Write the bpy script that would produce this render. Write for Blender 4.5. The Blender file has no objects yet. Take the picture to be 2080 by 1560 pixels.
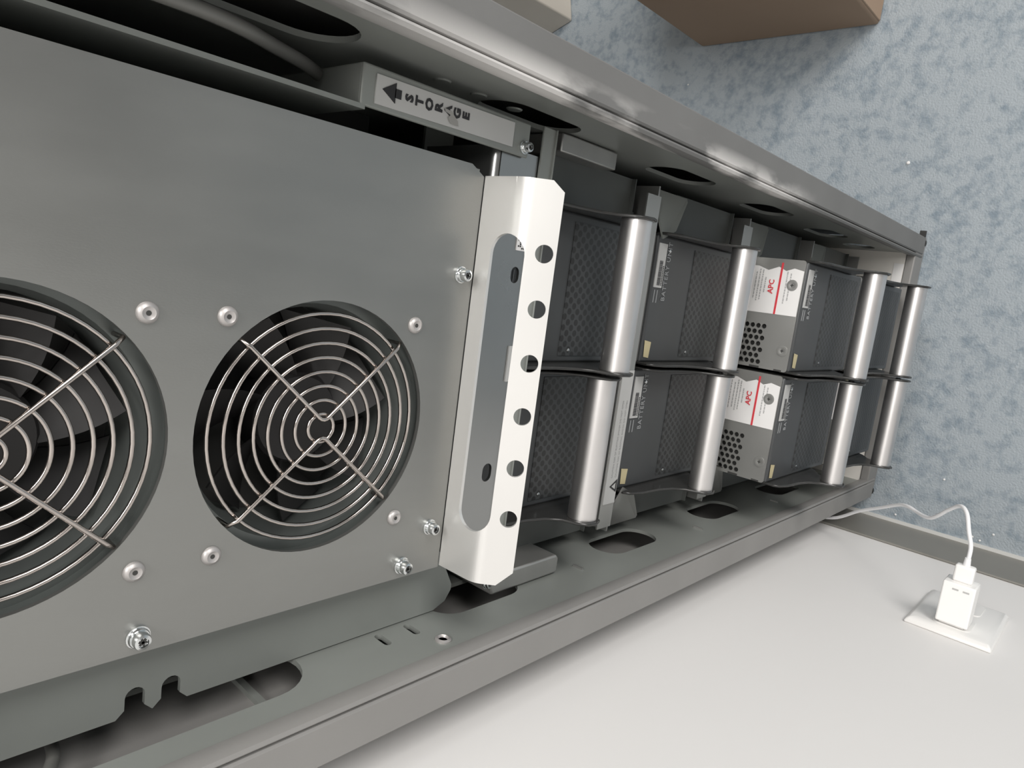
import bpy, math, random
from mathutils import Vector, Matrix
random.seed(7)
sc = bpy.context.scene
COL = sc.collection
# ------------------------------------------------------------------ units
# The cabinet is laid out in units of 0.25 m with the camera at the origin of that grid:
# x to the right of the cabinet, y into the cabinet, z up; the floor lies at z = -4.36.
S = 0.25
FLOOR = -4.36
H = -FLOOR * S
def W(x, y, z): return Vector((x * S, y * S, z * S + H))
# ------------------------------------------------------------------ camera
CR = Vector((0.12873684, -0.73254942, -0.66842964))
CD = Vector((-0.98043954, -0.19521226, 0.02510951))
CF = Vector((-0.14887962, 0.65212232, -0.74335142))
FPX = 1440.0
cam = bpy.data.cameras.new('camera'); camo = bpy.data.objects.new('camera', cam); COL.objects.link(camo)
up = -CD
camo.matrix_world = Matrix(((CR.x, up.x, -CF.x, 0), (CR.y, up.y, -CF.y, 0), (CR.z, up.z, -CF.z, H), (0, 0, 0, 1)))
cam.sensor_width = 36.0; cam.lens = FPX / 2080 * 36.0; cam.clip_start = 0.01; cam.clip_end = 100
sc.camera = camo
# ------------------------------------------------------------------ light and exposure
sc.view_settings.view_transform = 'Standard'; sc.view_settings.look = 'None'
sc.view_settings.gamma = 1.0; sc.view_settings.exposure = -0.10; sc.view_settings.use_curve_mapping = False
wd = bpy.data.worlds.new('world'); sc.world = wd; wd.use_nodes = True
wd.node_tree.nodes['Background'].inputs[0].default_value = (1.0, 0.985, 0.96, 1)
wd.node_tree.nodes['Background'].inputs[1].default_value = 0.28
def area(name, loc, target, sx, sy, power, col):
    l = bpy.data.lights.new(name, 'AREA'); l.shape = 'RECTANGLE'; l.size = sx; l.size_y = sy; l.energy = power; l.color = col
    o = bpy.data.objects.new(name, l); COL.objects.link(o); o.location = loc
    o.rotation_euler = (Vector(target) - Vector(loc)).to_track_quat('-Z', 'Y').to_euler()
    return o
area('ceiling_light', (0.7, -0.25, 2.55), (0.5, 0.0, 0), 1.3, 0.16, 34, (1.0, 0.98, 0.95))
area('window_light', (2.35, -1.65, 1.7), (-0.1, 0.2, 0.6), 1.5, 1.3, 74, (1.0, 0.97, 0.94))
# ------------------------------------------------------------------ materials
def mat(name, col, rough=0.5, metal=0.0, noise=0.0, nscale=20.0, bump=0.0, spec=0.5, stretch=None, rvar=0.0, bscale=None):
    m = bpy.data.materials.new(name); m.use_nodes = True
    nt = m.node_tree; b = nt.nodes['Principled BSDF']
    b.inputs['Base Color'].default_value = (*col, 1); b.inputs['Roughness'].default_value = rough
    b.inputs['Metallic'].default_value = metal; b.inputs['Specular IOR Level'].default_value = spec
    if noise or bump or rvar:
        tc = nt.nodes.new('ShaderNodeTexCoord'); mp = nt.nodes.new('ShaderNodeMapping')
        nt.links.new(tc.outputs['Object'], mp.inputs[0])
        if stretch: mp.inputs['Scale'].default_value = stretch
        n = nt.nodes.new('ShaderNodeTexNoise'); n.inputs['Scale'].default_value = nscale; n.inputs['Detail'].default_value = 6
        nt.links.new(mp.outputs[0], n.inputs['Vector'])
        if noise:
            mr = nt.nodes.new('ShaderNodeMapRange'); mr.inputs[1].default_value = 0.3; mr.inputs[2].default_value = 0.7
            mr.inputs[3].default_value = 1 - noise; mr.inputs[4].default_value = 1 + noise
            nt.links.new(n.outputs[0], mr.inputs[0])
            mx = nt.nodes.new('ShaderNodeVectorMath'); mx.operation = 'SCALE'; mx.inputs[0].default_value = col
            nt.links.new(mr.outputs[0], mx.inputs['Scale']); nt.links.new(mx.outputs[0], b.inputs['Base Color'])
        if rvar:
            mr2 = nt.nodes.new('ShaderNodeMapRange'); mr2.inputs[1].default_value = 0.3; mr2.inputs[2].default_value = 0.7
            mr2.inputs[3].default_value = max(0.02, rough - rvar); mr2.inputs[4].default_value = rough + rvar
            nt.links.new(n.outputs[0], mr2.inputs[0]); nt.links.new(mr2.outputs[0], b.inputs['Roughness'])
        if bump:
            bp = nt.nodes.new('ShaderNodeBump'); bp.inputs['Strength'].default_value = bump; bp.inputs['Distance'].default_value = 0.001
            if bscale:
                n2 = nt.nodes.new('ShaderNodeTexNoise'); n2.inputs['Scale'].default_value = bscale
                nt.links.new(mp.outputs[0], n2.inputs['Vector']); nt.links.new(n2.outputs[0], bp.inputs['Height'])
            else: nt.links.new(n.outputs[0], bp.inputs['Height'])
            nt.links.new(bp.outputs[0], b.inputs['Normal'])
    return m
M = {}
M['paint'] = mat('cabinet_paint', (0.245, 0.239, 0.230), 0.48, 0.10, 0.05, 18, 0.04, bscale=900)
M['inner'] = mat('inner_sheet_metal', (0.235, 0.247, 0.232), 0.38, 0.12, 0.05, 14, 0.0, rvar=0.05)
M['galv'] = mat('galvanised_sheet', (0.42, 0.42, 0.405), 0.42, 0.75, 0.04, 12, 0.03, stretch=(1, 1, 6), rvar=0.05)
M['panel'] = mat('fan_panel_sheet', (0.285, 0.287, 0.275), 0.36, 0.80, 0.05, 10, 0.03, stretch=(3, 1, 1), rvar=0.05, bscale=600)
M['bar'] = mat('crossbar_sheet', (0.36, 0.365, 0.36), 0.30, 0.92, 0.04, 14, 0.0, rvar=0.04)
M['bright'] = mat('bright_sheet', (0.765, 0.755, 0.735), 0.36, 0.65, 0.02, 15, 0.0)
M['tube'] = mat('brushed_aluminium', (0.74, 0.72, 0.71), 0.38, 1.0, 0.03, 60, 0.0, stretch=(1, 1, 1))
M['wire'] = mat('chromed_wire', (0.50, 0.455, 0.425), 0.20, 1.0, 0.12, 60)
M['screw'] = mat('zinc_screw', (0.72, 0.74, 0.74), 0.18, 1.0)
M['rivet'] = mat('aluminium_rivet', (0.46, 0.44, 0.43), 0.45, 0.6)
M['dark_guide'] = mat('dark_guide_sheet', (0.085, 0.09, 0.085), 0.45, 0.2)  # darker grey for the guide flanges and rails
M['dark'] = mat('dark_plastic', (0.018, 0.018, 0.017), 0.45)
M['recess'] = mat('painted_recess_shade', (0.040, 0.040, 0.038), 0.8)  # dark tone painted in for shade within openings, lifted slightly for haze
M['fan'] = mat('fan_plastic', (0.014, 0.013, 0.013), 0.5)
M['duct'] = mat('fan_duct', (0.16, 0.175, 0.168), 0.38, 0.45)
M['arm'] = mat('black_arm', (0.028, 0.028, 0.027), 0.22)
M['front'] = mat('battery_front', (0.050, 0.053, 0.055), 0.40, 0.0, 0.06, 25)
M['white'] = mat('white_label', (0.80, 0.79, 0.78), 0.45)
M['greyl'] = mat('grey_label', (0.46, 0.46, 0.45), 0.5)
M['ink'] = mat('black_ink', (0.02, 0.02, 0.022), 0.6)
M['grink'] = mat('grey_ink', (0.42, 0.42, 0.42), 0.6)
M['dimink'] = mat('dim_white_ink', (0.30, 0.31, 0.315), 0.6)
M['red'] = mat('red_ink', (0.62, 0.045, 0.06), 0.5)
M['yellow'] = mat('yellow_sticker', (0.52, 0.45, 0.27), 0.5)
M['plate'] = mat('outlet_plastic', (0.80, 0.79, 0.77), 0.3)
M['charger'] = mat('charger_plastic', (0.90, 0.89, 0.87), 0.28)
M['cord'] = mat('white_cord', (0.82, 0.82, 0.83), 0.4)
M['cable'] = mat('grey_cable', (0.16, 0.16, 0.15), 0.4)
M['wall'] = mat('wall_paint', (0.765, 0.752, 0.738), 0.6, 0, 0.012, 3, 0.02)
M['base'] = mat('baseboard_paint', (0.205, 0.198, 0.178), 0.4, 0, 0.06, 8)
M['caulk'] = mat('white_bead', (0.62, 0.62, 0.60), 0.5)
M['white_box'] = mat('white_carton_board', (0.62, 0.57, 0.50), 0.6, 0, 0.04, 6)
M['pale'] = mat('painted_lit_metal', (0.78, 0.75, 0.70), 0.5, 0.0)  # brightness of the lit deck put into the colour
M['smudge'] = mat('glue_smudge', (0.30, 0.295, 0.28), 0.5)

def carpet_mat():
    m = bpy.data.materials.new('blue_carpet'); m.use_nodes = True; nt = m.node_tree; b = nt.nodes['Principled BSDF']
    b.inputs['Roughness'].default_value = 0.95; b.inputs['Specular IOR Level'].default_value = 0.1
    tc = nt.nodes.new('ShaderNodeTexCoord')
    n1 = nt.nodes.new('ShaderNodeTexNoise'); n1.inputs['Scale'].default_value = 48; n1.inputs['Detail'].default_value = 6; n1.inputs['Roughness'].default_value = 0.5
    n2 = nt.nodes.new('ShaderNodeTexNoise'); n2.inputs['Scale'].default_value = 130; n2.inputs['Detail'].default_value = 3
    n3 = nt.nodes.new('ShaderNodeTexNoise'); n3.inputs['Scale'].default_value = 7; n3.inputs['Detail'].default_value = 2
    for n in (n1, n2, n3): nt.links.new(tc.outputs['Object'], n.inputs['Vector'])
    a = nt.nodes.new('ShaderNodeMath'); a.operation = 'MULTIPLY_ADD'; a.inputs[1].default_value = 0.55
    nt.links.new(n2.outputs[0], a.inputs[0]); nt.links.new(n1.outputs[0], a.inputs[2])
    a2 = nt.nodes.new('ShaderNodeMath'); a2.operation = 'MULTIPLY_ADD'; a2.inputs[1].default_value = 0.35
    nt.links.new(n3.outputs[0], a2.inputs[0]); nt.links.new(a.outputs[0], a2.inputs[2])
    r = nt.nodes.new('ShaderNodeValToRGB')
    e = r.color_ramp.elements
    e[0].position = 0.70; e[0].color = (0.225, 0.272, 0.312, 1)
    e[1].position = 1.20; e[1].color = (0.355, 0.395, 0.425, 1)
    nt.links.new(a2.outputs[0], r.inputs[0]); nt.links.new(r.outputs[0], b.inputs['Base Color'])
    bp = nt.nodes.new('ShaderNodeBump'); bp.inputs['Strength'].default_value = 0.4; bp.inputs['Distance'].default_value = 0.003
    n4 = nt.nodes.new('ShaderNodeTexNoise'); n4.inputs['Scale'].default_value = 400
    nt.links.new(tc.outputs['Object'], n4.inputs['Vector']); nt.links.new(n4.outputs[0], bp.inputs['Height']); nt.links.new(bp.outputs[0], b.inputs['Normal'])
    return m
M['carpet'] = carpet_mat()
def card_mat():
    m = mat('cardboard', (0.33, 0.235, 0.165), 0.75, 0, 0.05, 5, 0.1, bscale=250)
    return m
M['card'] = card_mat()
def grille_mat(pitch=0.0078, rad=0.30):
    # staggered round perforations in the front sheet, in object space (x across, z up)
    m = bpy.data.materials.new('perforated_front'); m.use_nodes = True; nt = m.node_tree; b = nt.nodes['Principled BSDF']
    b.inputs['Roughness'].default_value = 0.45
    tc = nt.nodes.new('ShaderNodeTexCoord'); sp = nt.nodes.new('ShaderNodeSeparateXYZ'); nt.links.new(tc.outputs['Object'], sp.inputs[0])
    def mth(op, a, bv=None):
        n = nt.nodes.new('ShaderNodeMath'); n.operation = op
        for i, v in enumerate((a, bv)):
            if v is None: continue
            if isinstance(v, (int, float)): n.inputs[i].default_value = v
            else: nt.links.new(v, n.inputs[i])
        return n.outputs[0]
    def lattice(ox, oz):
        u = mth('ADD', mth('DIVIDE', sp.outputs[0], pitch), ox + 50); v = mth('ADD', mth('DIVIDE', sp.outputs[2], pitch * 1.2), oz + 50)
        fu = mth('SUBTRACT', mth('FRACT', u), 0.5); fv = mth('MULTIPLY', mth('SUBTRACT', mth('FRACT', v), 0.5), 1.2)
        return mth('SQRT', mth('ADD', mth('MULTIPLY', fu, fu), mth('MULTIPLY', fv, fv)))
    d = mth('MINIMUM', lattice(0, 0), lattice(0.5, 0.5))
    k = mth('LESS_THAN', d, rad)
    mx = nt.nodes.new('ShaderNodeMix'); mx.data_type = 'RGBA'
    mx.inputs[6].default_value = (0.046, 0.049, 0.050, 1); mx.inputs[7].default_value = (0.020, 0.020, 0.020, 1)
    nt.links.new(k, mx.inputs[0]); nt.links.new(mx.outputs[2], b.inputs['Base Color'])
    return m
M['grille'] = grille_mat()
def scuffed(name, base, scuffcol, rough, metal, lo, hi, scale, bounds):
    # paint with a worn, chalky band running up the edge; bounds = object-space z range (m)
    m = mat(name, base, rough, metal, 0.05, 18, 0.04, bscale=900); nt = m.node_tree; b = nt.nodes['Principled BSDF']
    lk = b.inputs['Base Color'].links[0]; src = lk.from_socket
    tc = nt.nodes.new('ShaderNodeTexCoord'); sp = nt.nodes.new('ShaderNodeSeparateXYZ'); nt.links.new(tc.outputs['Object'], sp.inputs[0])
    n = nt.nodes.new('ShaderNodeTexNoise'); n.inputs['Scale'].default_value = scale; n.inputs['Detail'].default_value = 8
    mp = nt.nodes.new('ShaderNodeMapping'); mp.inputs['Scale'].default_value = (1.0, 1.0, 0.35)
    nt.links.new(tc.outputs['Object'], mp.inputs[0]); nt.links.new(mp.outputs[0], n.inputs['Vector'])
    def rng(sock, a, bb, c, d):
        r = nt.nodes.new('ShaderNodeMapRange'); r.inputs[1].default_value = a; r.inputs[2].default_value = bb; r.inputs[3].default_value = c; r.inputs[4].default_value = d
        nt.links.new(sock, r.inputs[0]); return r.outputs[0]
    def mul(a, c):
        k = nt.nodes.new('ShaderNodeMath'); k.operation = 'MULTIPLY'; nt.links.new(a, k.inputs[0]); nt.links.new(c, k.inputs[1]); return k.outputs[0]
    f = mul(rng(n.outputs[0], lo, hi, 0, 1), rng(sp.outputs[0], bounds[0], bounds[1], 1, 0))
    f = mul(f, mul(rng(sp.outputs[2], bounds[2], bounds[2] + 0.08, 0, 1), rng(sp.outputs[2], bounds[3] - 0.15, bounds[3], 1, 0)))
    mx = nt.nodes.new('ShaderNodeMix'); mx.data_type = 'RGBA'; mx.inputs[7].default_value = (*scuffcol, 1)
    nt.links.new(f, mx.inputs[0]); nt.links.new(src, mx.inputs[6]); nt.links.new(mx.outputs[2], b.inputs['Base Color'])
    return m
# ------------------------------------------------------------------ builders
def thing(name, x, y, z, label, cat, group=None):
    o = bpy.data.objects.new(name, None); COL.objects.link(o); o.location = W(x, y, z); o.empty_display_size = 0.02
    o['label'] = label; o['category'] = cat
    if group: o['group'] = group
    return o
def rootloc(o):
    v = Vector(o.location)
    while o.parent: o = o.parent; v = v + o.location
    return v
def link(name, me, m, parent=None, loc=None, smooth=None, label=None):
    """me is in world metres; re-origin at the parent (or loc)."""
    o = bpy.data.objects.new(name, me); COL.objects.link(o)
    org = rootloc(parent) if parent else (Vector(loc) if loc is not None else Vector((0, 0, 0)))
    me.transform(Matrix.Translation(-org))
    if parent: o.parent = parent
    else: o.location = org
    ms = m if isinstance(m, (list, tuple)) else [m]
    if not me.materials:
        for k in ms: me.materials.append(k)
    if smooth:
        for p in me.polygons: p.use_smooth = True
        if smooth != 'all': me.set_sharp_from_angle(angle=math.radians(smooth))
    if label: o['label'] = label
    return o
class MB:
    def __init__(s): s.v = []; s.f = []; s.m = []
    def add(s, vs, fs, mi=0):
        n = len(s.v); s.v += [tuple(v) for v in vs]; s.f += [tuple(i + n for i in f) for f in fs]; s.m += [mi] * len(fs)
    def box(s, x0, x1, y0, y1, z0, z1, mi=0):
        s.add([(x0, y0, z0), (x1, y0, z0), (x1, y1, z0), (x0, y1, z0), (x0, y0, z1), (x1, y0, z1), (x1, y1, z1), (x0, y1, z1)],
              [(0, 3, 2, 1), (4, 5, 6, 7), (0, 1, 5, 4), (1, 2, 6, 5), (2, 3, 7, 6), (3, 0, 4, 7)], mi)
    def prism(s, pts, a, b, axis, mi=0):
        """pts 2D outline, swept from a to b along axis ('x': pts=(y,z); 'y': (x,z); 'z': (x,y))"""
        n = len(pts)
        def P(p, t): return {'x': (t, p[0], p[1]), 'y': (p[0], t, p[1]), 'z': (p[0], p[1], t)}[axis]
        vs = [P(p, a) for p in pts] + [P(p, b) for p in pts]
        fs = [tuple(range(n))[::-1], tuple(range(n, 2 * n))] + [(i, (i + 1) % n, n + (i + 1) % n, n + i) for i in range(n)]
        s.add(vs, fs, mi)
    def lathe(s, prof, c, axis, seg=24, mi=0):
        """prof [(r, h)], h along axis vector from c"""
        ax = Vector(axis).normalized(); t = Vector((0, 0, 1)) if abs(ax.z) < 0.9 else Vector((1, 0, 0))
        u = ax.cross(t).normalized(); w = ax.cross(u); c = Vector(c); vs = []; fs = []
        for r, h in prof:
            for k in range(seg):
                a = 2 * math.pi * k / seg; vs.append(c + ax * h + u * r * math.cos(a) + w * r * math.sin(a))
        for i in range(len(prof) - 1):
            for k in range(seg):
                fs.append((i * seg + k, i * seg + (k + 1) % seg, (i + 1) * seg + (k + 1) % seg, (i + 1) * seg + k))
        fs.append(tuple(range(seg))[::-1]); fs.append(tuple(range((len(prof) - 1) * seg, len(prof) * seg)))
        s.add(vs, fs, mi)
    def tube(s, pts, r, seg=12, closed=False, mi=0):
        P = [Vector(p) for p in pts]; n = len(P); vs = []; fs = []
        ref = None
        for i, p in enumerate(P):
            d = (P[(i + 1) % n] - P[i - 1]) if closed else (P[min(i + 1, n - 1)] - P[max(i - 1, 0)])
            d.normalize()
            if ref is None: ref = d.orthogonal().normalized()
            ref = (ref - d * ref.dot(d)).normalized(); w = d.cross(ref)
            for k in range(seg):
                a = 2 * math.pi * k / seg; vs.append(p + ref * r * math.cos(a) + w * r * math.sin(a))
        for i in range(n if closed else n - 1):
            j = (i + 1) % n
            for k in range(seg): fs.append((i * seg + k, i * seg + (k + 1) % seg, j * seg + (k + 1) % seg, j * seg + k))
        if not closed: fs.append(tuple(range(seg))[::-1]); fs.append(tuple(range((n - 1) * seg, n * seg)))
        s.add(vs, fs, mi)
    def mesh(s, name):
        me = bpy.data.meshes.new(name); me.from_pydata([W(*v) for v in s.v], [], s.f); me.update()
        for p, k in zip(me.polygons, s.m): p.material_index = k
        import bmesh
        bm = bmesh.new(); bm.from_mesh(me); bmesh.ops.recalc_face_normals(bm, faces=bm.faces); bm.to_mesh(me); bm.free()
        return me
    def build(s, name, m, parent=None, smooth=None, bevel=0, loc=None, label=None, seg=2):
        o = link(name, s.mesh(name), m, parent, None if loc is None else W(*loc), smooth, label)
        if bevel:
            b = o.modifiers.new('bevel', 'BEVEL'); b.width = bevel * S; b.segments = seg; b.limit_method = 'ANGLE'; b.angle_limit = math.radians(40)
            for p in o.data.polygons: p.use_smooth = True
            o.data.set_sharp_from_angle(angle=math.radians(35)) if not smooth else None
        return o
def circ(cx, cy, r, n=32): return [(cx + r * math.cos(2 * math.pi * k / n), cy + r * math.sin(2 * math.pi * k / n)) for k in range(n)]
def obround(cx, cy, w, h, n=10):
    """width w along first axis, height h along second, fully rounded ends on the longer one"""
    pts = []
    if h >= w:
        r = w / 2; d = h / 2 - r
        for k in range(n + 1): a = math.pi * k / n; pts.append((cx + r * math.cos(a), cy + d + r * math.sin(a)))
        for k in range(n + 1): a = math.pi + math.pi * k / n; pts.append((cx + r * math.cos(a), cy - d + r * math.sin(a)))
    else:
        pts = [(cx + (q - cy), cy + (p - cx)) for p, q in obround(cx, cy, h, w, n)]
    return pts
def rrect(x0, x1, y0, y1, r, n=5):
    pts = []
    for cx, cy, a0 in ((x1 - r, y1 - r, 0), (x0 + r, y1 - r, 90), (x0 + r, y0 + r, 180), (x1 - r, y0 + r, 270)):
        for k in range(n + 1): a = math.radians(a0 + 90 * k / n); pts.append((cx + r * math.cos(a), cy + r * math.sin(a)))
    return pts
def filled(outlines, thick):
    cu = bpy.data.curves.new('tmp', 'CURVE'); cu.dimensions = '2D'; cu.fill_mode = 'BOTH'; cu.extrude = thick / 2
    for pl in outlines:
        sp = cu.splines.new('POLY'); sp.points.add(len(pl) - 1)
        for i, p in enumerate(pl): sp.points[i].co = (p[0], p[1], 0, 1)
        sp.use_cyclic_u = True
    o = bpy.data.objects.new('tmp', cu); COL.objects.link(o)
    me = bpy.data.meshes.new_from_object(o); bpy.data.objects.remove(o); bpy.data.curves.remove(cu)
    return me
def plate(name, outlines, axis, pos, thick, m, parent, bend=None, label=None, loc=None):
    """flat sheet with holes (first outline outer). axis: normal; pos: position of the FRONT side (towards -axis), sheet lies behind it"""
    me = filled(outlines, thick)
    for v in me.vertices:
        a, b, t = v.co
        p = {'x': (pos + t, a, b), 'y': (a, pos + thick / 2 + t, b), 'z': (a, b, pos - thick / 2 + t)}[axis]
        if bend: p = bend(*p)
        v.co = W(*p)
    me.update(); me.materials.clear()
    import bmesh
    bm = bmesh.new(); bm.from_mesh(me); bmesh.ops.recalc_face_normals(bm, faces=bm.faces); bm.to_mesh(me); bm.free()
    o = link(name, me, m, parent, None if loc is None else W(*loc), None, label)
    return o
def text(name, body, size, org, right, upv, m, parent, align='CENTER', bold=0.0, thick=0.0012, sx=1.0, label=None, spacing=1.0, merge=None):
    cu = bpy.data.curves.new('tmp', 'FONT'); cu.body = body; cu.size = size; cu.align_x = align; cu.align_y = 'CENTER'
    cu.extrude = thick / 2; cu.offset = bold; cu.space_character = spacing; cu.resolution_u = 2
    o = bpy.data.objects.new('tmp', cu); COL.objects.link(o); me = bpy.data.meshes.new_from_object(o)
    bpy.data.objects.remove(o); bpy.data.curves.remove(cu)
    r = Vector(right).normalized(); u = Vector(upv).normalized(); n = r.cross(u); org = Vector(org)
    for v in me.vertices:
        p = org + r * v.co.x * sx + u * v.co.y + n * (v.co.z + thick / 2); v.co = W(*p)
    me.materials.clear()
    return link(name, me, m, parent, label=label)
def cross_screw(parent, x, y, z, r=0.013, name='screw', n=(0, -1, 0), tall=1.0, m=None):
    """pan-head screw with two washers and a star recess, standing out along n"""
    b = MB()
    k = r * tall
    b.lathe([(r * 1.35, 0), (r * 1.35, k * .25), (r * 1.1, k * .3)], (x, y, z), n, 24)
    b.lathe([(r * 1.15, k * .3), (r * 1.22, k * .42), (r * 1.1, k * .58)], (x, y, z), n, 24)
    b.lathe([(r * .95, k * .58), (r * 1.0, k * .75), (r * 1.0, k * 1.15), (r * .9, k * 1.35), (r * .6, k * 1.42), (r * .55, k * 1.25)], (x, y, z), n, 24)
    N = Vector(n); c = Vector((x, y, z)) + N * k * 1.26
    t = Vector((0, 0, 1)) if abs(N.z) < .9 else Vector((1, 0, 0)); u = N.cross(t).normalized(); w = N.cross(u)
    for q in range(3):
        a = q * math.pi / 3 + .3; d = u * math.cos(a) + w * math.sin(a); e = N.cross(d)
        vs = [c + d * i * r * .48 + e * j * r * .12 + N * h * k for h in (-.1, .06) for i, j in ((-1, -1), (1, -1), (1, 1), (-1, 1))]
        b.add(vs, [(0, 3, 2, 1), (4, 5, 6, 7), (0, 1, 5, 4), (1, 2, 6, 5), (2, 3, 7, 6), (3, 0, 4, 7)], 1)
    return b.build(name, [m or M['screw'], M['recess']], parent, smooth=35)

# ================================================================== THE ROOM
WX = -1.085
def struct(o): o['kind'] = 'structure'; return o
b = MB(); b.box(-1.2, 13, -9, 13, FLOOR - .2, FLOOR); struct(b.build('floor', M['carpet'], loc=(0, 0, FLOOR)))
b = MB(); b.box(WX - .3, WX, -9, 13, FLOOR, 6.0); struct(b.build('wall_left', M['wall'], loc=(WX, 0, FLOOR)))
b = MB(); b.box(WX, 13, 12.6, 13, FLOOR, 6.0); struct(b.build('wall_back', M['wall'], loc=(0, 12.6, FLOOR)))
b = MB(); b.box(WX, WX + .012, -9, 12.6, FLOOR, -3.92); struct(b.build('baseboard_left', M['base'], bevel=.005, loc=(WX, 0, FLOOR)))
b = MB(); b.box(WX + .012, WX + .030, -9, 12.6, FLOOR, FLOOR + .012); struct(b.build('trim_1', M['caulk'], loc=(WX, 0, FLOOR)))

# ================================================================== THE CABINET
XL, XR = -0.862, 0.390            # inner wall planes
OL, OR = -0.960, 0.488            # outer faces
TOP, BOT = 0.55, -4.33
BACK = 3.4
cab = thing('equipment_cabinet', -0.237, 1.6, FLOOR, 'tall grey steel equipment cabinet with its door off, standing close to the white wall', 'cabinet')
def face_profile(mx):
    L = [(-.960, 3.4), (-.960, 1.004), (-.956, 1.0), (-.874, 1.0), (-.869, 1.004), (-.867, 1.02), (-.865, 1.02), (-.864, 1.004), (-.858, 0.999), (-.851, 1.003), (-.848, 1.014), (-.848, 1.03), (-.852, 1.045), (-.862, 1.052), (-.878, 1.052), (-.878, 1.03), (-.948, 1.012), (-.948, 3.4)]
    if mx: L = [(-.472 - x, y) for x, y in L][::-1]
    return L
M['scuff'] = scuffed('scuffed_shaded_paint', (0.160, 0.159, 0.155), (0.56, 0.545, 0.53), 0.55, 0.0, 0.46, 0.56, 30, (0.159, 0.170, 0.42, 0.98))  # base darker than the left frame, shade painted in beneath the real scuffs
for sgn, nm, mm in ((0, 'side_frame', M['paint']), (1, 'side_frame', M['scuff'])):
    b = MB(); b.prism(face_profile(sgn), BOT + .02, TOP, 'z')
    o = b.build(nm, mm, cab, smooth=30)
    if sgn: o['label'] = 'right side frame with scuffed, chipped paint along its front edge'
ys, ye = 1.045, 3.38
def wall_holes(right):
    hs = [obround(1.205, -.36, .175, .88, 14)]
    for zc in (-1.35, -2.105, -2.80, -3.495, -4.0):
        hs.append(obround(1.235, zc, .138, .32 if zc > -3.9 else .2, 14))
    if not right: hs += [obround(1.172, -1.004, .052, .020), obround(1.172, -1.090, .052, .020)]
    return hs
outer = [(ys, -4.30), (ye, -4.30), (ye, TOP - .02), (ys, TOP - .02)]
plate('side_wall', [outer] + wall_holes(0), 'x', XL - .006, .012, M['inner'], cab)
plate('side_wall', [outer] + wall_holes(1), 'x', XR + .006, .012, M['inner'], cab)
b = MB(); b.box(OL, OR, 3.38, 3.4, BOT, TOP); b.build('back_panel', M['inner'], cab)
b = MB(); b.box(OL, OR, 1.0, 3.4, TOP, TOP + .03); b.build('top_panel', M['paint'], cab, bevel=.004)
# base: front rail, deck with its light painted in as a pale tone
b = MB(); b.box(OL + .02, OR, 1.005, 1.05, FLOOR + .01, -4.195); b.build('base_rail', M['paint'], cab, bevel=.006)
b = MB(); b.box(XL, XR, 1.04, 3.38, -4.225, -4.200); b.build('base_deck', M['pale'], cab, label='bottom deck of the cabinet, pale with painted-in light')
b = MB(); b.box(.225, .332, 1.052, 1.100, -4.200, -4.197); b.build('white_sticker', M['white'], cab)
for x in (-.93, .46):
    b = MB(); b.lathe([(.025, 0), (.03, .012), (.03, .03)], (x, 1.03, FLOOR), (0, 0, 1), 16); b.build('levelling_foot', M['dark'], cab, smooth=30)
b = MB(); b.box(.488, .52, 1.0, 1.03, FLOOR + .06, FLOOR + .075); b.build('base_clip', M['dark'], cab)
# left mounting flange beside the fan panel, with its two keyhole notches and cut corner
RY = 1.21
x0, xe = -.70, XL + .004
out = [(x0, TOP - .03), (x0, -1.19), (-.800, -1.245), (-.815, -1.245), (-.842, -1.228), (xe, -1.19)]
def notch(zc):
    w = .017; r = []
    z0 = zc - w; z1 = zc + w
    r += [(xe, z0 - .014), (xe + .014, z0)]
    for k in range(9):
        a = -math.pi / 2 + math.pi * k / 8; r.append((-.822 + w * math.cos(a), zc + w * math.sin(a)))
    r += [(xe + .014, z1), (xe, z1 + .014)]
    return r
out += notch(-.540) + notch(-.477) + [(xe, TOP - .03)]
plate('mounting_flange', [out], 'y', RY, .010, M['inner'], cab)
# right mounting flange (thin edge) and the label plate
b = MB(); b.box(.272, .281, 1.172, 1.50, -.818, TOP - .03); b.build('mounting_flange', M['inner'], cab)
PL = 1.172
b = MB(); b.box(.278, .356, PL, PL + .008, -1.286, -.807); b.box(.278, .356, PL + .004, PL + .30, -.815, -.807)
b.build('label_plate', M['inner'], cab, bevel=.004, seg=3)
lab = plate('storage_label', [[(.292, -1.226), (.346, -1.226), (.342, -.837), (.288, -.837)]], 'y', PL - .003, .003, M['greyl'], cab, label='grey label reading STORAGE with an upward arrow, a smear over the letters')
ax = .318
plate('arrow', [[(ax - .019, -.883), (ax + .019, -.883), (ax, -.851)][::-1], ], 'y', PL - .0045, .0015, M['ink'], lab)
b = MB(); b.box(ax - .0085, ax + .0085, PL - .0045, PL - .003, -.897, -.881); b.build('arrow_stem', M['ink'], lab)
for k, ch in enumerate('STORAGE'):
    text('letter', ch, .0262, (ax + .0007 * k, PL - .0035, -.918 - .0258 * k), (1, 0, 0), (0, 0, 1), M['ink'], lab, bold=.0011, sx=1.15, thick=.001)
b = MB(); b.add([(x * .949, PL - .0055, z * .949) for x, z in ((.312, -1.085), (.322, -1.075), (.330, -1.082), (.334, -1.066), (.341, -1.062), (.338, -1.085), (.322, -1.105), (.312, -1.108))], [tuple(range(8))])
b.build('smear', M['smudge'], lab)
cross_screw(cab, .300, PL, -1.268, .0115, tall=1.4)
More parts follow.
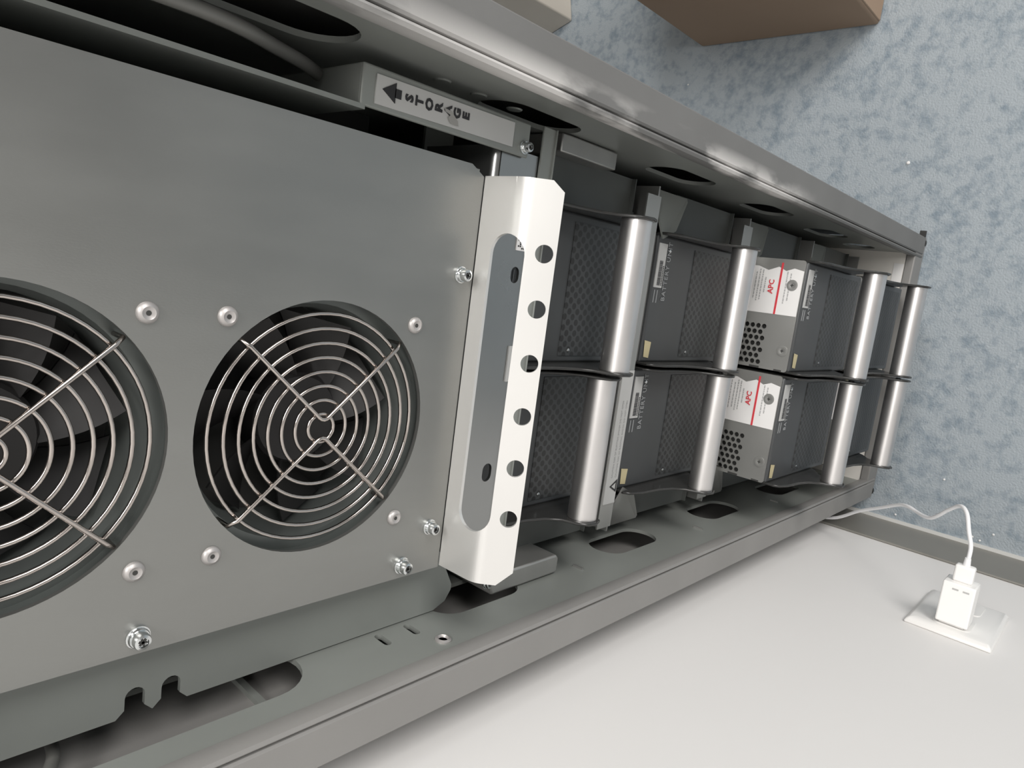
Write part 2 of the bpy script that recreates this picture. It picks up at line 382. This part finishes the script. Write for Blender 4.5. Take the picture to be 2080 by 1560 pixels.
# crossbar between the fan unit and the battery bay
CY = 1.185
hole = obround(.004, -1.308, .040, .029); hole2 = obround(-.500, -1.298, .048, .033)
plate('crossbar', [[(-.715, -1.340), (.293, -1.340), (.293, -1.211), (-.715, -1.211)], hole, hole2], 'y', CY, .008, M['bar'], cab)
b = MB(); pr = [(CY + .25, -1.208), (CY + .25, -1.198), (CY + .024, -1.198), (CY + .012, -1.202), (CY + .004, -1.211), (CY, -1.225), (CY + .008, -1.225)]
b.prism(pr, -.715, .293, 'x'); b.build('crossbar_fold', M['bar'], cab, smooth=60)
b = MB(); b.box(-.715, .366, 1.178, 1.184, -1.384, -1.340); b.box(-.715, .366, 1.172, 1.184, -1.387, -1.382); b.build('crossbar_lip', M['inner'], cab, bevel=.002)
b = MB(); b.box(.064, .101, CY - .003, CY, -1.338, -1.298); sl = b.build('serial_label', M['white'], cab)
b = MB()
random.seed(3)
for i in range(6):
    for j in range(5):
        if random.random() < .6: b.box(.068 + i * .0049, .0714 + i * .0049, CY - .0042, CY - .003, -1.333 + j * .0067, -1.329 + j * .0067)
b.build('print', M['ink'], sl)
b = MB(); b.box(-.263, -.172, CY - .004, CY, -1.339, -1.318); b.build('paper_tab', M['greyl'], cab)
# rear uprights seen in the gap beside the fan unit
b = MB(); b.box(.22, .385, 1.60, 1.61, -1.43, -1.325); b.build('rear_strut', M['inner'], cab)
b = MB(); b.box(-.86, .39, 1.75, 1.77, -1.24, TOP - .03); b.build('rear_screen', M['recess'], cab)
# end boxes of the fan shelf on each side
b = MB(); b.prism([(-.858, -1.38), (-.858, -1.66), (-.85, -1.665), (-.812, -1.665), (-.800, -1.655), (-.800, -1.36)], 1.185, 1.50, 'y')
b.build('shelf_end', M['galv'], cab, bevel=.006)
b = MB(); b.box(.337, .386, 1.235, 1.50, -1.735, -1.480); b.build('shelf_end', M['galv'], cab, bevel=.004)
cross_screw(cab, -.815, 1.185, -1.352, .011)
# rivnut and small pressed tabs on the left side wall
b = MB(); b.lathe([(.020, 0), (.020, .003), (.014, .006), (.011, .002), (.008, -.02)], (XL, 1.093, -1.12), (1, 0, 0), 20); b.build('threaded_insert', M['rivet'], cab, smooth=35)
for y, z in ((1.175, -1.76), (1.15, -2.50), (1.14, -3.22)):
    b = MB(); b.box(XL, XL + .006, y - .018, y + .018, z - .004, z + .004); b.build('pressed_tab', M['galv'], cab)
b = MB(); b.box(-.948, -.936, 1.10, 1.34, -.742, -.726); b.build('stiffener', M['inner'], cab)
for z in (-1.04, -1.15, -1.27):
    b = MB(); b.lathe([(.020, 0), (.017, .003)], (XR, 1.22, z), (-1, 0, 0), 20); b.build('knockout', M['inner'], cab)

# battery rows
TOPS = [-1.335, -2.030, -2.735, -3.425]
SX0, SX1 = -.735, .262
for i, t in enumerate(TOPS):
    # shelf under the row, front lip with flared ends, guide flanges
    zb = t - .668
    fl = cab
    b = MB(); b.box(SX0 - .08, SX1 + .08, 1.25, 3.3, zb - .012, zb - .004); sh = b.build('battery_shelf', M['galv'], cab)
    if i < 2:
        plate('shelf_lip', [[(-.785, t - .580), (.306, t - .580), (.306, t - .658), (-.785, t - .658)]], 'y', 1.228, .005, M['galv'], cab)
    if i < 3:
        for mx in (0, 1):
            q = [(-.655, zb - .035), (-.735, zb - .010), (-.812, zb - .015), (-.812, zb - .228), (-.800, zb - .228), (-.690, zb - .115)]
            if mx: q = [(-.474 - x, z) for x, z in q]
            plate('flared_guide', [q], 'y', 1.225, .006, M['galv'] if not mx else M['inner'], cab, bend=lambda x, y, z: (x, y + .35 * max(0, abs(x + .237) - .44), z))
    for mx in (0, 1):
        za, zc = t - .16, t - .574
        x0, x1 = (-.806, -.69) if not mx else (.216, .345)
        b = MB(); b.box(x0, x1, 1.29, 1.298, zc, za); b.box(x0, x1, 1.275, 1.298, zc - .004, zc)
        b.build('guide_flange', M['dark_guide'], cab)
        xp = -.720 if not mx else .246
        b = MB(); b.box(xp - .004, xp + .004, 1.298, 2.6, t - .62, t - .02); b.build('guide_rail', M['dark_guide'], cab)

# warning label on the first shelf lip, beside the lower left battery units
zb = TOPS[0] - .668
b = MB(); b.box(-.70, -.25, 1.224, 1.228, zb + .014, zb + .080); wl = b.build('warning_label', M['greyl'], cab)
for k, (xx, zz) in enumerate(((-.48, .052), (-.48, .030))):
    text('print', 'CAUTION RISK OF ELECTRIC SHOCK DO NOT OPEN', .011, (xx, 1.2237, zb + zz), (1, 0, 0), (0, 0, 1), M['grink'], wl, thick=.0008, sx=1.0)
plate('hazard_triangle', [[(-.662, zb + .018), (-.618, zb + .018), (-.640, zb + .058)], [(-.653, zb + .023), (-.627, zb + .023), (-.640, zb + .048)]], 'y', 1.2225, .001, M['ink'], wl)

# ================================================================== FAN UNIT
PY = 1.145
fan = thing('fan_module', -.237, PY, -1.25, 'grey sheet-metal fan unit with two round wire-guarded fans, at the top of the open cabinet', 'fan unit')
FX = -.335; FC = [(-.234, 0), (-.769, 1)]; FR = .247
out = [(-.700, .50), (-.700, -1.125), (.205, -1.125), (.226, -1.085), (.226, .50)]
panel = plate('panel', [out] + [circ(FX, zc, FR, 72) for zc, _ in FC], 'y', PY, .010, M['panel'], fan)
b = MB(); b.box(-.695, .221, PY + .012, PY + .45, .49, .50); b.box(-.695, -.687, PY + .012, PY + .45, -1.12, .49); b.box(.213, .221, PY + .012, PY + .45, -1.12, .49); b.box(-.687, .213, PY + .44, PY + .45, -1.12, .49)
b.build('housing', M['inner'], fan)
for zc, _ in FC:
    # duct ring, rotor, guard
    f = MB(); seg = 64
    prof_o = .262; vs = []; fs = []
    rings = [(FR + .012, PY + .013), (FR + .012, PY + .05), (.236, PY + .052), (.226, PY + .075), (.222, PY + .20)]
    for r, y in rings:
        for k in range(seg): a = 2 * math.pi * k / seg; vs.append((FX + r * math.cos(a), y, zc + r * math.sin(a)))
    for i in range(len(rings) - 1):
        for k in range(seg): fs.append((i * seg + k, i * seg + (k + 1) % seg, (i + 1) * seg + (k + 1) % seg, (i + 1) * seg + k))
    f.add(vs, fs)
    duct = f.build('fan_duct', M['duct'], fan, smooth=35)
    f = MB(); f.lathe([(.222, 0), (.222, .01)], (FX, PY + .20, zc), (0, 1, 0), 48); f.build('fan_back', M['recess'], duct)
    f = MB(); f.lathe([(.092, .09), (.092, .01), (.086, 0), (.0, 0)][0:3], (FX, PY + .085, zc), (0, 1, 0), 40)
    for k in range(7):
        a0 = 2 * math.pi * k / 7; vs = []
        for j in range(7):
            r = .088 + (.215 - .088) * j / 6; sw = .10 + .28 * j / 6
            for e, (da, yy) in enumerate(((0, .085), (.62, .155))):
                a = a0 + sw + da; vs.append((FX + r * math.cos(a), PY + yy, zc + r * math.sin(a)))
                vs.append((FX + r * math.cos(a), PY + yy + .006, zc + r * math.sin(a)))
        fs = []
        for j in range(6):
            q = j * 4; fs += [(q, q + 4, q + 6, q + 2), (q + 1, q + 3, q + 7, q + 5), (q, q + 1, q + 5, q + 4), (q + 2, q + 6, q + 7, q + 3)]
        fs += [(0, 2, 3, 1), (24, 25, 27, 26)]
        f.add(vs, fs)
    f.build('rotor', M['fan'], fan, smooth=30)
    g = MB(); gy = PY + .003
    for k in range(1, 9):
        r = .0277 * k; gyk = gy if k < 8 else gy + .004
        g.tube([(FX + r * math.cos(2 * math.pi * i / 64), gyk, zc + r * math.sin(2 * math.pi * i / 64)) for i in range(64)], .0038, 10, closed=True)
    guard = g.build('fan_guard', M['wire'], fan, smooth='all')
    for sg in (1, -1):
        g = MB(); yy = gy - .0085; P = []
        P.append((FX + sg * .168, PY + .045, zc + .174)); P.append((FX + sg * .168, PY + .004, zc + .173)); P.append((FX + sg * .158, yy, zc + .160))
        P.append((FX + sg * .030, yy, zc + .018))
        for t in range(1, 6):
            z = .018 - .036 * t / 6; P.append((FX + sg * (.030 - .012 * math.sin(math.pi * t / 6) ), yy, zc + z))
        P.append((FX + sg * .030, yy, zc - .018)); P.append((FX + sg * .158, yy, zc - .160)); P.append((FX + sg * .168, PY + .004, zc - .173)); P.append((FX + sg * .168, PY + .045, zc - .174))
        g.tube(P, .0042, 10); g.build('guard_spoke', M['wire'], guard, smooth='all')
    for sx in (-.551, -.127):
        for dz in (-.205, .202):
            g = MB(); g.lathe([(.0175, 0), (.0175, .002), (.0155, .006), (.0105, .0085), (.009, .0075), (.004, .006), (.004, .001)], (sx, PY, zc + dz), (0, -1, 0), 28)
            rv = g.build('rivet', M['rivet'], fan, smooth=50)
            g = MB(); g.lathe([(.0042, .0055), (.0042, .0064)], (sx, PY, zc + dz), (0, -1, 0), 12); g.build('rivet_pin', M['recess'], rv)
cross_screw(fan, -.011, PY, -1.086, .0135, tall=1.45); cross_screw(fan, -.591, PY, -1.080, .0135, tall=1.45); cross_screw(fan, -.669, PY, -1.008, .0145, tall=1.4); cross_screw(fan, -.668, PY, -.450, .0145, tall=1.3)
cross_screw(fan, -.722, RY - .002, -1.215, .011)
# pull bracket below the panel: folded sheet with a long slot on top and six round holes in its front lip
LT, RB, AB = .093, .050, 0.76      # top run, bend radius and bend angle
def arc_bend(x, y, z):
    # the flat sheet (run length from the panel = -z - 1) is folded into top and front lip
    t = -z - 1.0; La = RB * AB; y0 = PY - .002
    if t < LT: yy, zz, ny, nz = y0 - t, -1.130 - .01 * t, 0, 1
    else:
        a = min(AB, (t - LT) / RB); d = max(0, t - LT - La)
        yy = y0 - LT - RB * math.sin(a) - d * math.cos(AB); zz = -1.1312 - RB * (1 - math.cos(a)) - d * math.sin(AB); ny, nz = -math.sin(a), math.cos(a)
    return (x, yy - ny * y, zz - nz * y)
BL, BR = -.695, .208
Lt = LT + RB * AB + .066
def dens(pts, n=10):
    r = []
    for i in range(len(pts)):
        p, q = pts[i], pts[(i + 1) % len(pts)]
        for k in range(n): r.append((p[0] + (q[0] - p[0]) * k / n, p[1] + (q[1] - p[1]) * k / n))
    return r
def strips():
    """pull bracket meshed as a grid along its run so that it bends smoothly"""
    hx = [(.055 - .1182 * k) for k in range(6)]
    import bmesh
    me = filled([dens([(BL, -1.0), (BR, -1.0), (BR, -1.0 - Lt + .026), (BR - .022, -1.0 - Lt), (BL + .034, -1.0 - Lt), (BL, -1.0 - Lt + .036)], 24),
                 obround((.090 - .580) / 2, -1.0 - .0865, .668, .087, 14)] + [circ(x, -1.0 - LT - RB * AB - .040, .0195, 28) for x in hx], .008)
    bm = bmesh.new(); bm.from_mesh(me)
    for k in range(0, 9):
        t = LT + RB * AB * k / 8
        bmesh.ops.bisect_plane(bm, geom=bm.verts[:] + bm.edges[:] + bm.faces[:], plane_co=(0, -1.0 - t, 0), plane_no=(0, 1, 0))
    bm.to_mesh(me); bm.free()
    for v in me.vertices:
        v.co = W(*arc_bend(v.co.x, v.co.z, v.co.y))
    me.update(); me.materials.clear()
    bm = bmesh.new(); bm.from_mesh(me); bmesh.ops.recalc_face_normals(bm, faces=bm.faces); bm.to_mesh(me); bm.free()
    return link('pull_bracket', me, M['bright'], fan, smooth=30, label='bright folded metal pull bracket with a long slot and six round holes')
strips()

# ================================================================== CABLES behind the fan unit
for k, (pts, r, lb) in enumerate((
    ([(.345, 1.62, -.93), (.345, 1.44, -.91), (.345, 1.346, -.831), (.345, 1.285, -.754), (.345, 1.243, -.669), (.345, 1.199, -.574), (.345, 1.185, -.474), (.345, 1.20, -.3), (.345, 1.26, 0), (.345, 1.5, .4)], .013, 'thick grey cable curving up the right inner wall above the label plate'),
    ([(.350, 1.66, -.80), (.345, 1.52, -.70), (.335, 1.46, -.55), (.33, 1.44, -.3), (.33, 1.45, .0), (.33, 1.55, .42)], .010, 'thin grey cable behind the thicker one, right inner wall of the cabinet'),
    ([(-.91, 1.26, -.02), (-.905, 1.17, -.12), (-.905, 1.145, -.22), (-.905, 1.175, -.31), (-.91, 1.24, -.36), (-.92, 1.36, -.38)], .011, 'dark cable looping inside the long slot at the lower left corner of the photo'))):
    from mathutils import geometry
    P = []
    V = [Vector(p) for p in pts]; V = [V[0] * 2 - V[1]] + V + [V[-1] * 2 - V[-2]]
    for i in range(1, len(V) - 2):
        for j in range(8):
            t = j / 8; a, bb, c, d = V[i - 1], V[i], V[i + 1], V[i + 2]
            P.append(.5 * ((2 * bb) + (c - a) * t + (2 * a - 5 * bb + 4 * c - d) * t * t + (3 * bb - a - 3 * c + d) * t ** 3))
    P.append(V[-2])
    b = MB(); b.tube(P, r, 12); o = b.build('power_cable', M['cable'], smooth='all', loc=pts[0]); o['label'] = lb; o['category'] = 'cable'

# ================================================================== BATTERY MODULES
def make_battery(x, y, z):
    """x centre, y front face, z underside"""
    t = thing('battery_module', x, y, z, '', 'battery', 'battery units in the rack')
    hw = .2165; hh = .655
    def X(a): return x + a
    # case
    b = MB(); b.box(X(-hw + .004), X(hw - .004), y + .02, y + 1.9, z, z + hh - .03, 0)
    b.box(X(-hw + .012), X(hw - .012), y + .03, y + 1.88, z + hh - .03, z + hh - .028, 1)  # dark face painted in for the shade beneath the cover holes
    b.box(X(-hw + .004), X(-hw + .010), y + .02, y + 1.9, z + hh - .03, z + hh - .008, 0); b.box(X(hw - .010), X(hw - .004), y + .02, y + 1.9, z + hh - .03, z + hh - .008, 0)
    case = b.build('case', [M['galv'], M['recess']], t)
    holes = []
    for r in range(7):
        for c in range(9):
            xx = -.052 - .0235 * r; yy = .128 + .0235 * c + (.0117 if r % 2 else 0)
            holes.append(circ(X(xx + .002), y + yy, .0095, 14))
    cover = plate('top_cover', [rrect(X(-hw + .002), X(hw - .002), y + .010, y + 1.9, .012)] + holes, 'z', z + hh, .008, M['galv'], t)
    lz = z + hh
    b = MB()
    lx0, lx1, ly0, ly1 = X(.002), X(.204), y + .012, y + .34
    b.add([(lx0, ly0, lz + .001), (lx1 - .030, ly0, lz + .001), (lx1 - .022, y + .05, lz + .001), (lx1 - .034, y + .08, lz + .001), (lx1 - .020, y + .11, lz + .001), (lx1 - .036, y + .15, lz + .001), (lx1 - .022, y + .19, lz + .001), (lx1 - .026, ly1, lz + .001), (lx0, ly1, lz + .001)], [tuple(range(9))])
    lb = b.build('top_label', M['white'], t, label='torn white label with a red line and red lettering')
    b = MB(); b.box(lx0, lx1 - .004, y + .094, y + .1015, lz + .001, lz + .0022); b.build('red_line', M['red'], lb)
    text('lettering', 'APC', .029, (X(.106), y + .128, lz + .0012), (1, 0, 0), (0, 1, 0), M['red'], lb, bold=.0006, sx=1.0, thick=.001)
    for k, (yy, w) in enumerate(((.056, .095), (.070, .12), (.152, .05), (.166, .11), (.178, .12), (.191, .10), (.206, .11), (.222, .12), (.236, .09))):
        b = MB()
        random.seed(k); xx = X(.106 - w / 2)
        while xx < X(.106 + w / 2):
            l = .004 + .010 * random.random(); b.box(xx, xx + l, y + yy, y + yy + .0045, lz + .001, lz + .0018); xx += l + .0025
        b.build('print_line', M['grink'], lb)
    for sx_, sy_ in ((.118, .048), (-.134, .040)):
        b = MB(); b.lathe([(.0215, .001), (.0210, .0022), (.012, .003), (.010, .0025)], (X(sx_), y + sy_, lz), (0, 0, 1), 24)
        b.box(X(sx_) - .006, X(sx_) + .006, y + sy_ - .0015, y + sy_ + .0015, lz + .002, lz + .0036, 1)
        b.box(X(sx_) - .0015, X(sx_) + .0015, y + sy_ - .006, y + sy_ + .006, lz + .002, lz + .0036, 1)
        b.build('case_screw', [M['galv'], M['recess']], t, smooth=35)
    b = MB()
    for (a0, a1, c0, c1) in ((-.214, -.208, .03, .06), (-.214, -.207, .12, .16), (-.200, -.196, .185, .22)):
        b.box(X(a0), X(a1), y + c0, y + c1, lz - .002, lz + .001)
    b.build('case_slots', M['recess'], t)
    # front
    b = MB(); b.box(X(-hw + .006), X(hw - .006), y, y + .02, z, z + hh - .004)
    fr = b.build('front_panel', M['front'], t, bevel=.008, seg=3)
    b = MB(); b.box(X(-.190), X(.186), y - .0025, y, z + .05, z + hh - .255); b.build('perforated_grille', M['grille'], t)
    b = MB(); b.box(X(.040), X(.184), y - .003, y, z + hh - .064, z + hh - .014)
    bl = b.build('barcode_label', M['greyl'], t)
    b = MB(); random.seed(5); xx = X(.048)
    while xx < X(.128):
        l = .0012 + .002 * random.random(); b.box(xx, xx + l, y - .0038, y - .003, z + hh - .050, z + hh - .030); xx += l + .0014
    for k in range(12): b.box(X(.048 + .0055 * k), X(.0515 + .0055 * k), y - .0038, y - .003, z + hh - .060, z + hh - .054)
    b.build('barcode', M['ink'], bl)
    text('lettering', 'BATTERY UNIT', .033, (X(.095), y - .0012, z + hh - .086), (1, 0, 0), (0, 0, 1), M['dimink'], t, sx=.78, thick=.001, spacing=1.15)
    b = MB()
    for k in range(2): b.box(X(-.01), X(.032), y - .001, y, z + hh - .030 - .018 * k, z + hh - .026 - .018 * k)
    b.build('small_print', M['dimink'], t)
    b = MB(); b.add([(X(-.196), y - .002, z + hh - .052), (X(-.142), y - .002, z + hh - .056), (X(-.136), y - .003, z + hh - .012), (X(-.152), y - .002, z + hh - .016), (X(-.192), y - .002, z + hh - .020)], [(0, 1, 2, 3, 4)])
    b.build('yellow_sticker', M['yellow'], t)
    for xx in (.165, -.185):
        b = MB(); b.lathe([(.006, 0), (.006, .003), (.003, .005)], (X(xx if xx > 0 else -.175), y, z + hh - (.085 if xx > 0 else .30)), (0, -1, 0), 12); b.build('front_screw', M['screw'], t, smooth=40)
    # side arms and tube handle
    for sg in (-1, 1):
        hz = z + hh - .345
        A = [(y + .04, z + hh - .004), (y - .028, z + hh - .006), (y - .048, z + hh - .022), (y - .064, z + hh - .07), (y - .072, z + hh - .17), (y - .090, z + hh - .235), (y - .120, z + hh - .275), (y - .165, hz + .052),
             (y - .190, hz + .030), (y - .196, hz), (y - .182, hz - .035), (y - .150, hz - .052), (y - .110, hz - .058), (y - .06, hz - .085), (y - .02, hz - .15), (y + .04, hz - .20)]
        xa = X(sg * (hw - .003))
        b = MB(); b.prism(A, xa - .0045, xa + .0045, 'x'); b.build('side_arm', M['arm'], t, bevel=.003, seg=2)
    hz = z + hh - .345
    b = MB(); xl, xr = X(-hw + .008), X(hw - .008)
    b.lathe([(.043, 0), (.043, xr - xl)], (xl, y - .14, hz), (1, 0, 0), 48)
    hd = b.build('handle_tube', M['tube'], t, smooth=50, label='brushed aluminium tube handle')
    for sg in (-1, 1):
        b = MB(); b.lathe([(.012, 0), (.012, .003), (.007, .0045)], (X(sg * (hw + .0005)), y - .14, hz), (sg, 0, 0), 16); b.build('handle_screw', M['dark'], t, smooth=40)
    return t
Y12, Y34 = 1.240, 1.006
ROW = ['top', 'second', 'third', 'bottom']
proto = make_battery(-.0145, Y12, TOPS[0] - .655)
def copy_tree(o, parent=None):
    c = o.copy(); COL.objects.link(c); c.parent = parent
    for ch in o.children: copy_tree(ch, c)
    return c
note = {
 (0, 0): 'black battery unit in the top row, right column, just under the bracket with holes',
 (0, 1): 'black battery unit in the top row, left column, pushed in slightly',
 (1, 0): 'black battery unit in the second row, right column, barcode sticker showing below a tube handle',
 (1, 1): 'black battery unit in the second row, left column, BATTERY UNIT lettering readable',
 (2, 0): 'pulled-out battery unit in the third row, right column, torn white label on its top',
 (2, 1): 'pulled-out battery unit in the third row, left column, with a torn white label',
 (3, 0): 'black battery unit in the bottom row, right column, nearest the floor and the carpet',
 (3, 1): 'black battery unit in the bottom row, left column, above the white charging cable'}
for r in range(4):
    for c in range(2):
        m_ = proto if (r, c) == (0, 0) else copy_tree(proto)
        x = -.0145 - .4455 * c; y = (Y12 if r < 2 else Y34)
        if (r, c) == (0, 1): y += .035
        if (r, c) == (1, 1): y += .012
        if (r, c) == (2, 1): y += .008
        m_.location = W(x, y, TOPS[r] - .655)
        m_['label'] = note[(r, c)]

# ================================================================== OUTLET, CHARGER, CORD
out_ = thing('wall_outlet', WX, .345, -3.17, 'white rectangular outlet plate low on the white wall, with a charger plugged in', 'outlet')
def dome_plate():
    b = MB(); n = 5; ya, yb, za, zb2 = .207, .488, -3.39, -2.95
    # bevelled, slightly crowned plate built from nested rings
    rings = [(0, 0), (0, .012), (.012, .024), (.035, .030)]
    vs = []
    for ins, hx in rings:
        vs += [(WX + hx, ya + ins, za + ins), (WX + hx, yb - ins, za + ins), (WX + hx, yb - ins, zb2 - ins), (WX + hx, ya + ins, zb2 - ins)]
    fs = [(3, 2, 1, 0)]
    for i in range(3):
        for k in range(4): fs.append((i * 4 + k, i * 4 + (k + 1) % 4, (i + 1) * 4 + (k + 1) % 4, (i + 1) * 4 + k))
    fs.append((12, 13, 14, 15)); b.add(vs, fs)
    return b.build('cover_plate', M['plate'], out_, bevel=.006, seg=3)
dome_plate()
for zc in (-3.065, -3.275):
    plate('socket', [rrect(.285, .41, zc - .078, zc + .078, .03)], 'x', WX + .031, .004, M['plate'], out_)
b = MB()
for yy in (.325, .37): b.box(WX + .033, WX + .0345, yy - .004, yy + .004, -3.295, -3.255)
b.lathe([(.008, 0), (.008, .001)], (WX + .0335, .3475, -3.325), (1, 0, 0), 12)
b.build('socket_slots', M['recess'], out_)
b = MB(); b.lathe([(.010, 0), (.009, .003)], (WX + .030, .3475, -3.17), (1, 0, 0), 16); b.build('plate_screw', M['rivet'], out_, smooth=30)
ch = thing('usb_charger', WX + .04, .345, -3.13, 'small white USB charger block plugged into the wall outlet', 'charger')
b = MB(); b.box(WX + .040, -.889, .293, .398, -3.085, -2.982); b.build('body', M['charger'], ch, bevel=.006, seg=3)
b = MB(); b.box(WX + .034, WX + .041, .305, .386, -3.075, -2.992); b.build('plug_base', M['charger'], ch, bevel=.004)
b = MB()
for k in range(2): b.box(-.914, -.908, .365 - .034 * k - .020, .365 - .034 * k, -2.982, -2.9812)
b.build('faint_print', M['greyl'], ch)
cd = thing('charging_cable', -.89, .345, -3.06, 'white charging cable running from the charger to behind the cabinet', 'cable')
b = MB(); b.box(-.890, -.826, .313, .377, -3.055, -3.012); b.build('connector', M['charger'], cd, bevel=.008, seg=3)
b = MB(); b.lathe([(.013, 0), (.010, .028)], (-.826, .345, -3.034), (1, 0, 0), 16); b.build('strain_relief', M['cord'], cd, smooth=40)
def ray(px, py):
    a, c = (px - 1040) / FPX, (py - 780) / FPX
    return CR * a + CD * c + CF
def onZ(px, py, z): r = ray(px, py); return r * (z / r.z)
kpx = [(1967, 1136), (1972, 1110), (1968, 1079), (1964, 1043), (1951, 1028), (1926, 1036), (1908, 1046), (1891, 1052), (1876, 1048), (1861, 1039), (1845, 1029), (1826, 1025.5), (1790, 1031), (1745, 1038), (1690, 1052)]
zs = [-3.04, -3.05, -3.07, -3.11, -3.15, -3.21, -3.25, -3.29, -3.33, -3.38, -3.42, -3.47, -3.55, -3.64, -3.74]
kp = [Vector((-.83, .345, -3.034))] + [onZ(px, py, z) for (px, py), z in zip(kpx, zs)] + [Vector((-1.02, 1.2, -3.80)), Vector((-1.02, 1.6, -3.95)), Vector((-1.02, 2.2, -4.2))]
P = []; V = [kp[0] * 2 - kp[1]] + kp + [kp[-1] * 2 - kp[-2]]
for i in range(1, len(V) - 2):
    for j in range(6):
        t = j / 6; a, bb, c, d = V[i - 1], V[i], V[i + 1], V[i + 2]
        P.append(.5 * ((2 * bb) + (c - a) * t + (2 * a - 5 * bb + 4 * c - d) * t * t + (3 * bb - a - 3 * c + d) * t ** 3))
P.append(V[-2])
b = MB(); b.tube(P, .0076, 12); b.build('wire', M['cord'], cd, smooth='all')

# ================================================================== BOXES ON THE FLOOR
bx = thing('cardboard_box', 2.1, 2.0, FLOOR, 'brown cardboard box standing on the blue carpet right of the cabinet', 'box')
bx_y0, bx_y1, bx_x0, bx_x1, bh = 1.468, 2.56, 1.64, 2.75, 1.15
b = MB(); b.box(bx_x0, bx_x1, bx_y0, bx_y1, FLOOR, FLOOR + bh); b.build('carton', M['card'], bx, bevel=.018, seg=3)
b = MB(); b.box(bx_x0 + .01, bx_x1 - .01, bx_y0 - .006, bx_y0 + .01, FLOOR + .02, FLOOR + bh * .98); b.build('end_flap', M['card'], bx, bevel=.005)
b = MB(); b.box(bx_x0 + .02, bx_x1 - .02, (bx_y0 + bx_y1) / 2 - .08, (bx_y0 + bx_y1) / 2 + .08, FLOOR + bh, FLOOR + bh + .002); b.build('packing_tape', mat('packing_tape', (0.42, 0.33, 0.22), 0.25), bx)
wb = thing('white_carton', 2.3, 4.2, FLOOR, 'white carton with a beige end standing on the carpet behind the cabinet edge', 'box')
b = MB(); A = Vector((1.953, 3.70)); d1 = Vector((.97, .22)).normalized(); d2 = Vector((-.35, .94)).normalized()
q = [A, A + d1 * 1.1, A + d1 * 1.1 + d2 * 1.0, A + d2 * 1.0]
b.prism([(p.x, p.y) for p in q], FLOOR, FLOOR + .9, 'z'); b.build('carton', M['white_box'], wb, bevel=.012, seg=3)

# lint specks lying on the carpet
b = MB()
for (px, py) in ((1845, 331), (1819, 1045), (2018, 1086), (1990, 1098), (1918, 974), (1398, 172), (1975, 1180 - 90)):
    p = onZ(px, py, FLOOR); s_ = .006 if px != 1845 else .010
    b.lathe([(s_ * .6, 0), (s_, s_ * .4), (s_ * .5, s_ * .9)], (p.x, p.y, FLOOR), (0, 0, 1), 8)
o = b.build('lint', M['white'], loc=(0, 0, FLOOR)); o['label'] = 'tiny white lint specks scattered on the blue carpet'; o['category'] = 'lint'; o['kind'] = 'stuff'
